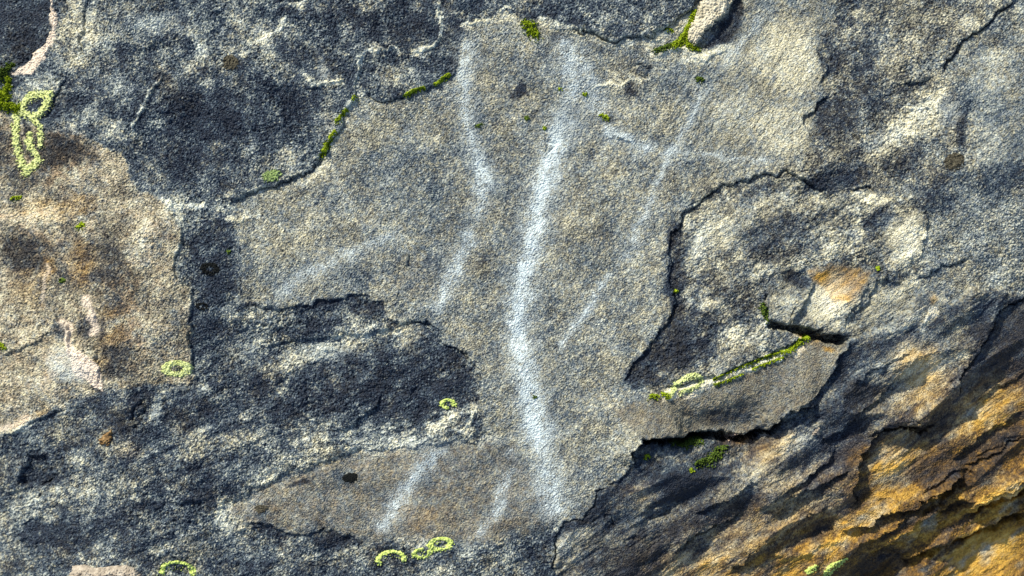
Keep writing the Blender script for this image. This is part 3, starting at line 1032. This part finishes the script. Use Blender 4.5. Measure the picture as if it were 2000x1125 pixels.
def crust_material(name, stops, scale, rough=.85):
    m, nt, b = new_mat(name)
    geo = nt.nodes.new('ShaderNodeNewGeometry').outputs['Position']
    n = noise_node(nt, geo, scale, 4, .65)
    nt.links.new(ramp(nt, n.outputs['Fac'], stops), b.inputs['Base Color'])
    b.inputs['Roughness'].default_value = rough
    b.inputs['Specular IOR Level'].default_value = .12
    n2 = noise_node(nt, geo, scale * 2.2, 3, .6)
    bp = nt.nodes.new('ShaderNodeBump')
    bp.inputs['Strength'].default_value = .6
    bp.inputs['Distance'].default_value = .002
    nt.links.new(n2.outputs['Fac'], bp.inputs['Height'])
    nt.links.new(bp.outputs['Normal'], b.inputs['Normal'])
    return m


M_ROCK = rock_material()
M_LICHEN = crust_material('yellow_green_lichen', [(.3, (.26, .33, .06)), (.5, (.50, .60, .15)), (.7, (.72, .78, .33))], 260)
M_PALE = crust_material('pale_green_lichen', [(.3, (.26, .29, .09)), (.5, (.52, .57, .22)), (.7, (.74, .76, .44))], 260)
M_DULL = crust_material('dull_green_lichen', [(.32, (.07, .10, .04)), (.5, (.19, .27, .09)), (.7, (.40, .48, .20))], 260)
M_DARK = crust_material('black_crust_lichen', [(.35, (.003, .004, .004)), (.6, (.007, .008, .008)), (.75, (.02, .02, .018))], 240)
M_OLIVE = crust_material('olive_crust_lichen', [(.35, (.025, .022, .016)), (.55, (.075, .066, .045)), (.7, (.16, .15, .10))], 260)
M_MOSS = crust_material('green_moss', [(.28, (.05, .045, .008)), (.42, (.11, .16, .006)), (.56, (.26, .34, .012)), (.72, (.48, .54, .05))], 330, .95)
M_DMOSS = crust_material('dark_moss', [(.3, (.012, .022, .008)), (.5, (.05, .085, .012)), (.68, (.16, .22, .03))], 330, .95)
M_STONE = crust_material('pale_stone', [(.3, (.36, .32, .22)), (.5, (.50, .45, .33)), (.7, (.62, .57, .45))], 40, .8)
M_TSTONE = crust_material('grey_tan_stone', [(.3, (.16, .13, .10)), (.5, (.34, .29, .23)), (.7, (.50, .44, .36))], 70, .8)
M_BSTONE = crust_material('brown_stone', [(.3, (.08, .05, .025)), (.5, (.20, .12, .05)), (.7, (.34, .22, .10))], 80, .8)
M_PSTONE = crust_material('pink_stone', [(.3, (.36, .25, .18)), (.5, (.52, .38, .28)), (.7, (.62, .48, .36))], 80, .8)


# ------------------------------------------------------------------ objects
def tag(o, label=None, cat=None, group=None, kind=None):
    if label:
        o['label'] = label
    if cat:
        o['category'] = cat
    if group:
        o['group'] = group
    if kind:
        o['kind'] = kind
    return o


def mesh_from(name, co, quads, mat, parent=None, loc=(0, 0, 0), cols=None, smooth=True):
    me = bpy.data.meshes.new(name)
    n, f = len(co), len(quads)
    me.vertices.add(n)
    me.vertices.foreach_set('co', co.astype(np.float32).ravel())
    me.loops.add(f * 4)
    me.loops.foreach_set('vertex_index', quads.astype(np.int32).ravel())
    me.polygons.add(f)
    me.polygons.foreach_set('loop_start', np.arange(0, f * 4, 4, dtype=np.int32))
    me.polygons.foreach_set('loop_total', np.full(f, 4, dtype=np.int32))
    me.polygons.foreach_set('use_smooth', np.full(f, smooth, dtype=bool))
    if cols:
        for k, a in cols.items():
            at = me.attributes.new(k, 'FLOAT_COLOR', 'POINT')
            at.data.foreach_set('color', a.astype(np.float32).ravel())
    me.update(calc_edges=True)
    me.materials.append(mat)
    o = bpy.data.objects.new(name, me)
    COL.objects.link(o)
    o.location = loc
    if parent:
        o.parent = parent
    return o


# the rock: one bed, its slabs, ledges and chalk streaks as parts
rock = bpy.data.objects.new('rock_face', None)
COL.objects.link(rock)
tag(rock, 'weathered grey and tan rock face crossed by white chalky streaks', 'rock', kind='structure')

PARTS = [
    ('pale_slab', 'pale grainy grey slab in the middle of the rock', None),
    ('dark_crust', 'dark pitted blue grey crust over the upper left', Z_UP),
    ('tan_slab', 'cream and brown slab with pale pink scars', Z_TAN),
    ('bedded_crust', 'dark bedded crust below the tan slab', Z_LOW),
    ('smooth_slab', 'smooth brownish slab carrying the two short streaks', Z_LSLAB),
    ('mottled_plate', 'mottled grey plate beside the straight crack', Z_RUP),
    ('blue_plate', 'smooth blue grey plate beyond the straight crack', Z_FAR),
    ('hollow', 'rough rounded hollow with a dark rim', Z_CUP),
    ('overhang', 'smooth brown lip over a deep black gap', Z_LIP),
    ('rusty_strata', 'thin slanting ledges stained orange', Z_STR),
]
STREAK_PARTS = [
    ('main', 'broad white streak running down the middle slab'),
    ('left', 'narrower bluish white streak bending beside the broad one'),
    ('right', 'thin faint streak slanting down from the cream stone'),
    ('cross', 'short pale streak crossing sideways'),
    ('knot', 'pale smear joining the broad streak and the short crossing one'),
    ('faint', 'faintest smear on the middle slab'),
    ('foot_left', 'short bluish streak on the smooth brownish slab'),
    ('foot_mid', 'thin short streak beside the foot of the broad one'),
]
pid = np.zeros(PX.shape, np.int32)
for i, (_, _, zw) in enumerate(PARTS):
    if zw is not None:
        pid[zw > .5] = i
for j, (k, _) in enumerate(STREAK_PARTS):
    th = {'main': .22, 'left': .2, 'foot_left': .2, 'foot_mid': .18}.get(k, .13)
    others = np.max(np.stack([SM[q] for q, _ in STREAK_PARTS if q != k]), axis=0)
    pid[(SM[k] > th) & (SM[k] >= others)] = len(PARTS) + j

ny, nx = PX.shape
co_all = np.stack([XX, YY, ZZ], -1).reshape(-1, 3) * U
A1 = np.stack([T, WARM, RUST, CHALK], -1).reshape(-1, 4)
A2 = np.stack([BROWN, PINK, GREEN, np.ones_like(T)], -1).reshape(-1, 4)
idx = np.arange(ny * nx).reshape(ny, nx)
quads_all = np.stack([idx[1:, :-1], idx[1:, 1:], idx[:-1, 1:], idx[:-1, :-1]], -1).reshape(-1, 4)
fp = pid[:-1, :-1].ravel()
for i, (nm, lab) in enumerate([(a, b) for a, b, _ in PARTS] + [('chalk_streak', b) for _, b in STREAK_PARTS]):
    q = quads_all[fp == i]
    if not len(q):
        continue
    used, inv = np.unique(q, return_inverse=True)
    o = mesh_from(nm, co_all[used], inv.reshape(-1, 4), M_ROCK, rock, smooth=False, cols={'mineral_shade': A1[used], 'stain': A2[used]})
    o['label'] = lab

# ground the boulder stands in, far below the framed part
gm, gnt, gb = new_mat('bare_soil')
gn = noise_node(gnt, gnt.nodes.new('ShaderNodeNewGeometry').outputs['Position'], 6, 6, .6)
gnt.links.new(ramp(gnt, gn.outputs['Fac'], [(.3, (.10, .085, .06)), (.7, (.22, .19, .14))]), gb.inputs['Base Color'])
gb.inputs['Roughness'].default_value = .95
lin = np.linspace(-60, 60, 61)
gx, gy = np.meshgrid(lin, lin)
gz = np.full_like(gx, -0.75)
gi = np.arange(61 * 61).reshape(61, 61)
g = mesh_from('ground', np.stack([gx, gy, gz], -1).reshape(-1, 3), np.stack([gi[:-1, :-1], gi[:-1, 1:], gi[1:, 1:], gi[1:, :-1]], -1).reshape(-1, 4), gm)
tag(g, 'bare brown soil around the foot of the rock', 'ground', kind='structure')


def patch(name, mat, bbox, maskf, thick, rough, lmin, seed, label, cat, group=None, step=1.0, base=1.2, sink=3.0, jig=1.3):
    """a crust, cushion or stone lying on the rock: maskf(x, y) > 0 where it grows, its value the height profile"""
    x0, y0, x1, y1 = bbox
    xs = np.arange(x0, x1 + step, step)
    ys = np.arange(y0, y1 + step, step)
    X, Y = np.meshgrid(xs, ys)
    rng = np.random.default_rng(seed)
    f = np.sqrt(np.fft.fftfreq(Y.shape[0], step)[:, None] ** 2 + np.fft.rfftfreq(X.shape[1], step)[None, :] ** 2)

    def nz(lm, lx, b=.6):
        f_ = np.maximum(f, 1e-4)
        a = np.exp(-(lm * f_) ** 2 * .7) * (1 - np.exp(-(lx * f_) ** 2)) / f_ ** b
        t = np.fft.irfft2(np.fft.rfft2(rng.standard_normal(X.shape)) * a, s=X.shape)
        return t / (t.std() + 1e-9)
    e = nz(3, 14)
    g_ = nz(lmin, lmin * 3, .3)
    m = maskf(X + jig * nz(6, 20), Y + jig * e, e)
    ox, oy, oz = surf(X, Y)
    prof = np.sqrt(np.clip(m, 0, 1))
    top = oz + base * sstep(0, .15, m) + thick * prof * (1 + rough * g_) - sink * (m <= 0.02)
    keep = m > 0
    fk = keep[:-1, :-1] | keep[1:, :-1] | keep[:-1, 1:] | keep[1:, 1:]
    if not fk.any():
        return None
    I = np.arange(X.size).reshape(X.shape)
    q = np.stack([I[1:, :-1], I[1:, 1:], I[:-1, 1:], I[:-1, :-1]], -1)[fk]
    used, inv = np.unique(q, return_inverse=True)
    inv = inv.reshape(-1, 4)
    n = len(used)
    tx, ty = ox.ravel()[used], oy.ravel()[used]
    tz = top.ravel()[used]
    bz = np.minimum(oz.ravel()[used], tz) - sink - 1
    co = np.concatenate([np.stack([tx, ty, tz], -1), np.stack([tx, ty, bz], -1)]) * U
    ed = np.concatenate([inv[:, [0, 1]], inv[:, [1, 2]], inv[:, [2, 3]], inv[:, [3, 0]]])
    key = np.minimum(ed[:, 0], ed[:, 1]).astype(np.int64) * n + np.maximum(ed[:, 0], ed[:, 1])
    _, first, cnt = np.unique(key, return_index=True, return_counts=True)
    bd = ed[first[cnt == 1]]
    sides = np.stack([bd[:, 1], bd[:, 0], bd[:, 0] + n, bd[:, 1] + n], -1)
    faces = np.concatenate([inv, inv[:, ::-1] + n, sides])
    c = np.array([co[:, 0].mean(), co[:, 1].mean(), co[:n, 2].min()])
    o = mesh_from(name, co - c, faces, mat, loc=tuple(c))
    return tag(o, label, cat, group)


def seg_d(X, Y, p):
    best = np.full(X.shape, 1e9)
    for a, b in zip(p, p[1:]):
        dx, dy = b[0] - a[0], b[1] - a[1]
        t = np.clip(((X - a[0]) * dx + (Y - a[1]) * dy) / (dx * dx + dy * dy + 1e-9), 0, 1)
        best = np.minimum(best, np.hypot(X - a[0] - t * dx, Y - a[1] - t * dy))
    return best


def ring(cx, cy, rx, ry, inner, rot=0, gap=None, gw=50):
    """a rosette: lobed ring, open towards gap degrees (0 = right, 90 = up) when given"""
    def f(X, Y, e):
        a = math.radians(rot)
        u = ((X - cx) * math.cos(a) - (Y - cy) * math.sin(a)) / rx
        v = ((X - cx) * math.sin(a) + (Y - cy) * math.cos(a)) / ry
        r = np.hypot(u, v) + .055 * e
        mid, half = (1 + inner) / 2, (1 - inner) / 2
        m = 1 - np.abs(r - mid) / half
        m = np.where((r < inner) & (e > 1.25) & (r > .15), .35, m)
        if gap is not None:
            th = np.degrees(np.arctan2(-v, u))
            dd = np.abs((th - gap + 180) % 360 - 180)
            m = m - 1.2 * (1 - sstep(gw * .55, gw, dd))
        return m
    return f


def disc(cx, cy, rx, ry, rot=0, holes=0.0):
    def f(X, Y, e):
        a = math.radians(rot)
        u = ((X - cx) * math.cos(a) - (Y - cy) * math.sin(a)) / rx
        v = ((X - cx) * math.sin(a) + (Y - cy) * math.cos(a)) / ry
        return 1 - (np.hypot(u, v) + .07 * e) - holes * np.clip(e - .6, 0, 2)
    return f


def line(s, wd, jag=.25):
    p = pts(s)

    def f(X, Y, e):
        return 1 - seg_d(X, Y, p) / wd - jag * e
    return f


def lines(strokes, jag=.3):
    def f(X, Y, e):
        m = np.full(X.shape, -9.0)
        for s, wd in strokes:
            m = np.maximum(m, 1 - seg_d(X, Y, pts(s)) / wd)
        return m - jag * e
    return f


def area(s, soft, jag=.15):
    p = pts(s)

    def f(X, Y, e):
        c = np.zeros(X.shape, bool)
        for a, b in zip(p, p[1:] + p[:1]):
            if a[1] == b[1]:
                continue
            m = (a[1] > Y) != (b[1] > Y)
            c ^= m & (X < (b[0] - a[0]) * (Y - a[1]) / (b[1] - a[1]) + a[0])
        d_ = seg_d(X, Y, p + p[:1])
        return np.where(c, d_, -d_) / soft - jag * e
    return f


GL = 'yellow green lichen rosettes'
sd_ = 100
for bb, fn, mat, lab in [
    ((308, 696, 384, 744), ring(346, 720, 32, 17, .34, 0), M_PALE, 'broad pale green lichen rosette at the lower edge of the tan slab'),
    ((852, 772, 898, 808), ring(875, 789, 17, 11, .42, 0, -60, 30), M_LICHEN, 'small yellow green lichen ring alone on the dark bedded crust'),
    ((724, 1062, 802, 1112), ring(764, 1092, 31, 19, .62, 8, -90, 75), M_LICHEN, 'yellow green lichen arch, first of the three in a row'),
    ((798, 1064, 852, 1098), ring(825, 1080, 21, 11, .48, 5, 60, 25), M_LICHEN, 'smallest lichen ring, between the arch and the rounder ring'),
    ((826, 1042, 894, 1084), ring(860, 1063, 26, 14.5, .5, 5), M_LICHEN, 'rounder yellow green lichen ring with a grey middle, ending the row of three'),
    ((302, 1088, 390, 1140), ring(346, 1116, 35, 21, .7, -3, -90, 80), M_LICHEN, 'thin green lichen arch beside the tan stone'),
]:
    sd_ += 1
    patch('lichen_rosette', mat, bb, fn, 1.6, .16, 2.6, sd_, lab, 'lichen', GL, step=.8, base=.9, jig=.7)
patch('lichen_crust', M_PALE, (15, 168, 108, 352), lines([('98,184 80,184 62,188 48,200 44,214', 8), ('96,188 92,205 80,222 64,230 50,222', 7.5), ('44,216 32,226 30,250 32,285 40,312 50,336', 7.5), ('68,232 78,248 80,268 78,284', 5.5), ('50,338 62,326 74,312', 8), ('58,262 60,285 72,305', 6), ('52,275 58,295', 4)], .3),
      2.0, .4, 2.8, 120, 'long pale green lichen loop hanging below the mossy crack', 'lichen', step=.9)
patch('lichen_crust', M_LICHEN, (1598, 1080, 1662, 1130), lines([('1608,1120 1612,1106 1626,1098 1640,1094 1652,1091', 4.5), ('1652,1092 1640,1104 1628,1112 1616,1122', 3.5)], .3), 2.0, .4, 2.8, 121, 'slanting yellow green lichen among the orange ledges', 'lichen', step=.9)
patch('lichen_crust', M_LICHEN, (1566, 1096, 1596, 1122), line('1575,1113 1588,1104', 5.5), 1.8, .4, 2.8, 122, 'tiny yellow green lichen fleck beside the slanting lichen', 'lichen', step=.9)
patch('lichen_crust', M_DULL, (500, 322, 562, 364), disc(531, 343, 21, 12, 12, .4), 1.2, .5, 2.6, 123, 'soft dull green lichen under the edge of the dark crust', 'lichen', step=.9)
patch('lichen_crust', M_PALE, (1300, 722, 1388, 782), lines([('1312,768 1320,752 1338,738 1356,733 1370,740', 6), ('1340,762 1360,756 1372,745', 4), ('1330,768 1345,762', 5)], .3), 1.8, .4, 2.6, 124, 'curled pale green lichen at the head of the mossy seam', 'lichen', step=.9)

GD = 'dark round crust lichens'
for bb, fn, mat, lab in [
    ((660, 914, 710, 952), disc(684, 933.5, 17, 10.5, 8), M_DARK, 'jet black oval lichen spot on the smooth brownish slab'),
    ((490, 978, 532, 1008), disc(510, 993.5, 14, 8.5, 0), M_OLIVE, 'dull olive oval lichen spot near the end of the smooth slab'),
    ((1836, 290, 1890, 342), disc(1863, 316, 21, 17, 25), M_OLIVE, 'brown round lichen spot beside the blue grey plate'),
    ((426, 100, 474, 146), disc(450, 123, 17, 16, 0), M_OLIVE, 'dark round lichen spot on the upper dark crust'),
    ((386, 504, 434, 546), ring(410, 525, 19, 13, .35), M_DARK, 'larger black lichen ring on the dark strip beside the tan slab'),
    ((378, 584, 414, 612), ring(395, 598, 13, 8, .4), M_DARK, 'smaller black lichen ring on the dark strip beside the tan slab'),
]:
    sd_ += 1
    patch('dark_lichen', mat, bb, fn, .9, .4, 2.6, sd_, lab, 'lichen', GD, step=.8, base=.7)

GM = 'moss in the cracks'
for bb, fn, mat, th, lab in [
    ((1012, 32, 1062, 86), lines([('1028,48 1038,50', 9), ('1036,60 1046,66', 9)], .4), M_MOSS, 5, 'bright moss tuft at the head of the broad white streak'),
    ((1308, 8, 1392, 112), lines([('1358,22 1350,45 1340,62 1328,80', 6), ('1340,70 1325,84 1318,88', 8), ('1345,84 1356,88', 8), ('1352,92 1366,95', 5)], .25), M_MOSS, 5, 'long bright moss cushion along the pale wedge stone'),
    ((1272, 80, 1322, 108), line('1282,98 1296,94 1310,88', 5.5, .35), M_DMOSS, 4, 'dark moss strip trailing from the long cushion'),
    ((1292, 50, 1322, 64), line('1302,56 1314,58', 3.5, .4), M_MOSS, 2.5, 'little moss fleck below the top plate'),
    ((620, 248, 668, 312), lines([('629,304 636,290 641,282', 5.5), ('641,282 646,268', 4.5), ('646,268 655,256', 3.2)], .4), M_MOSS, 3, 'clumpy moss at the bottom of the crooked crack'),
    ((652, 208, 684, 246), line('659,238 666,226 677,214', 3.8, .4), M_MOSS, 3, 'moss clump halfway up the crooked crack'),
    ((684, 182, 702, 200), line('690,194 694,188', 3.5, .4), M_MOSS, 2.5, 'moss speck near the top of the crooked crack'),
    ((786, 166, 834, 194), lines([('793,187 806,179', 4.5), ('806,179 829,171', 3.8)], .35), M_MOSS, 3, 'bright moss strip under the small tan flake'),
    ((846, 142, 884, 168), lines([('850,165 862,158', 3.6), ('862,157 876,145', 4.2)], .35), M_MOSS, 3, 'moss strip under the dark end of the small flake'),
    ((1356, 144, 1378, 164), line('1364,153 1370,156', 5, .35), M_DMOSS, 4, 'dark moss dot in the cream stone'),
    ((1134, 176, 1154, 194), disc(1144, 185, 6, 5), M_MOSS, 3, 'bright moss dot beside the pale smear'),
    ((1168, 218, 1194, 238), line('1176,225 1184,230', 5, .4), M_MOSS, 3.5, 'moss dot beside a black pit'),
    ((1088, 168, 1102, 182), disc(1094, 175, 4.5, 4), M_MOSS, 2.5, 'tiny moss dot on the upper part of the broad streak'),
    ((1020, 222, 1040, 242), disc(1029, 231, 5.5, 5), M_DMOSS, 2.5, 'tiny dark moss dot left of the broad streak'),
    ((1058, 244, 1072, 258), disc(1064, 251, 4, 4), M_MOSS, 2.5, 'tiny moss dot above the small pitted ring'),
    ((928, 238, 948, 254), line('934,246 940,244', 4, .4), M_DMOSS, 2.5, 'dark moss speck on the bending streak'),
    ((-30, 120, 44, 226), lines([('-20,205 5,205 22,208 32,212', 9), ('8,190 14,170 16,155', 7), ('-15,185 5,188', 14)], .3), M_MOSS, 7, 'thick moss filling the crack under the dark pocket'),
    ((-30, 110, 22, 180), lines([('-10,150 4,145 10,130', 12)], .35), M_DMOSS, 7, 'dark green moss in the shade of the dark pocket'),
    ((1308, 856, 1382, 884), lines([('1318,866 1335,870', 5), ('1340,868 1368,862', 8)], .4), M_DMOSS, 5, 'dark moss under the overhanging lip'),
    ((1352, 872, 1428, 920), lines([('1364,905 1390,898', 7), ('1388,900 1402,888', 9), ('1402,882 1418,876', 6)], .4), M_DMOSS, 5, 'olive moss patch on the ledge below the lip'),
    ((1342, 908, 1360, 926), disc(1350, 918, 6, 5), M_MOSS, 3, 'single moss dot below the olive patch'),
    ((1254, 882, 1274, 902), disc(1264, 892, 7, 6), M_MOSS, 3, 'moss dot in the notch at the end of the gap'),
    ((1380, 650, 1600, 760), lines([('1392,741 1425,727 1450,714', 2.6), ('1395,752 1420,744 1450,731', 2.2), ('1455,713 1500,696 1530,686', 3.2), ('1470,721 1500,709 1530,698', 2.4), ('1535,688 1550,680 1562,668', 5.5), ('1560,668 1582,658', 5)], .4), M_MOSS, 4, 'long yellow green moss seam above the brown lip'),
    ((1262, 762, 1312, 786), lines([('1272,773 1282,774', 5), ('1295,770 1306,773', 5)], .4), M_MOSS, 4, 'moss clump where the seam meets the pale slab'),
    ((1480, 588, 1506, 634), lines([('1490,596 1494,612', 5.5), ('1496,618 1498,628', 4)], .4), M_DMOSS, 4, 'olive moss on the dark corner above the black gash'),
    ((145, 430, 168, 452), line('152,444 160,438', 5, .35), M_MOSS, 3, 'bright moss dot on the tan slab'),
    ((-12, 664, 18, 686), line('-6,670 8,678', 5.5, .35), M_MOSS, 3.5, 'moss tuft on the whitish end of the tan slab'),
    ((20, 378, 48, 396), line('26,387 40,386', 4, .4), M_MOSS, 3, 'flat moss fleck above the cream band'),
    ((112, 538, 134, 556), disc(122, 547, 7, 6, 0, .3), M_DMOSS, 2.5, 'dim moss patch among the brown stains'),
    ((1314, 562, 1332, 578), disc(1320, 569, 6, 4), M_MOSS, 3, 'moss dot in the rim of the hollow'),
    ((1036, 768, 1052, 780), disc(1043, 774, 4, 3.5), M_DMOSS, 2, 'green speck on the lower part of the broad streak'),
    ((1706, 514, 1724, 534), disc(1714, 524, 5, 5), M_MOSS, 2.5, 'moss speck at the top of the orange stained piece'),
    ((438, 484, 456, 500), disc(446, 492, 6, 5), M_DMOSS, 2.5, 'dark moss speck beside the dark strip'),
]:
    sd_ += 1
    patch('moss_tuft', mat, bb, fn, th, .34, 1.9, sd_, lab, 'moss', GM, step=.8, base=.6)

for bb, fn, mat, th, lab, nm in [
    ((1332, -40, 1446, 100), area('1372,-30 1442,-30 1433,0 1422,23 1397,43 1373,67 1358,89 1343,79 1343,63 1353,43 1362,20 1370,0', 5, .06), M_STONE, 14, 'pale wedge stone lodged beside the long moss cushion', 'wedge_stone'),
    ((122, 1090, 300, 1180), area('128,1165 136,1122 141,1106 165,1103 185,1109 245,1103 264,1110 285,1130 290,1165', 10), M_TSTONE, 14, 'flat tan stone beside the thin lichen arch', 'flat_stone'),
    ((188, 832, 226, 876), area('194,858 206,846 219,838 219,858 212,868 198,868', 5), M_BSTONE, 7, 'small brown stone chip on the dark bedded crust', 'stone_chip'),
    ((1416, 844, 1454, 868), disc(1435, 856, 13, 6.5, 5), M_PSTONE, 7, 'small pink pebble under the overhanging lip', 'pebble'),
    ((1582, 830, 1610, 856), area('1584,850 1588,842 1597,834 1603,845 1600,850', 4), M_TSTONE, 6, 'small pale chip lying on the dark ledge right of the lip', 'stone_chip'),
]:
    sd_ += 1
    patch(nm, mat, bb, fn, th, .06, 5, sd_, lab, 'stone', step=.9, base=.6, sink=2)
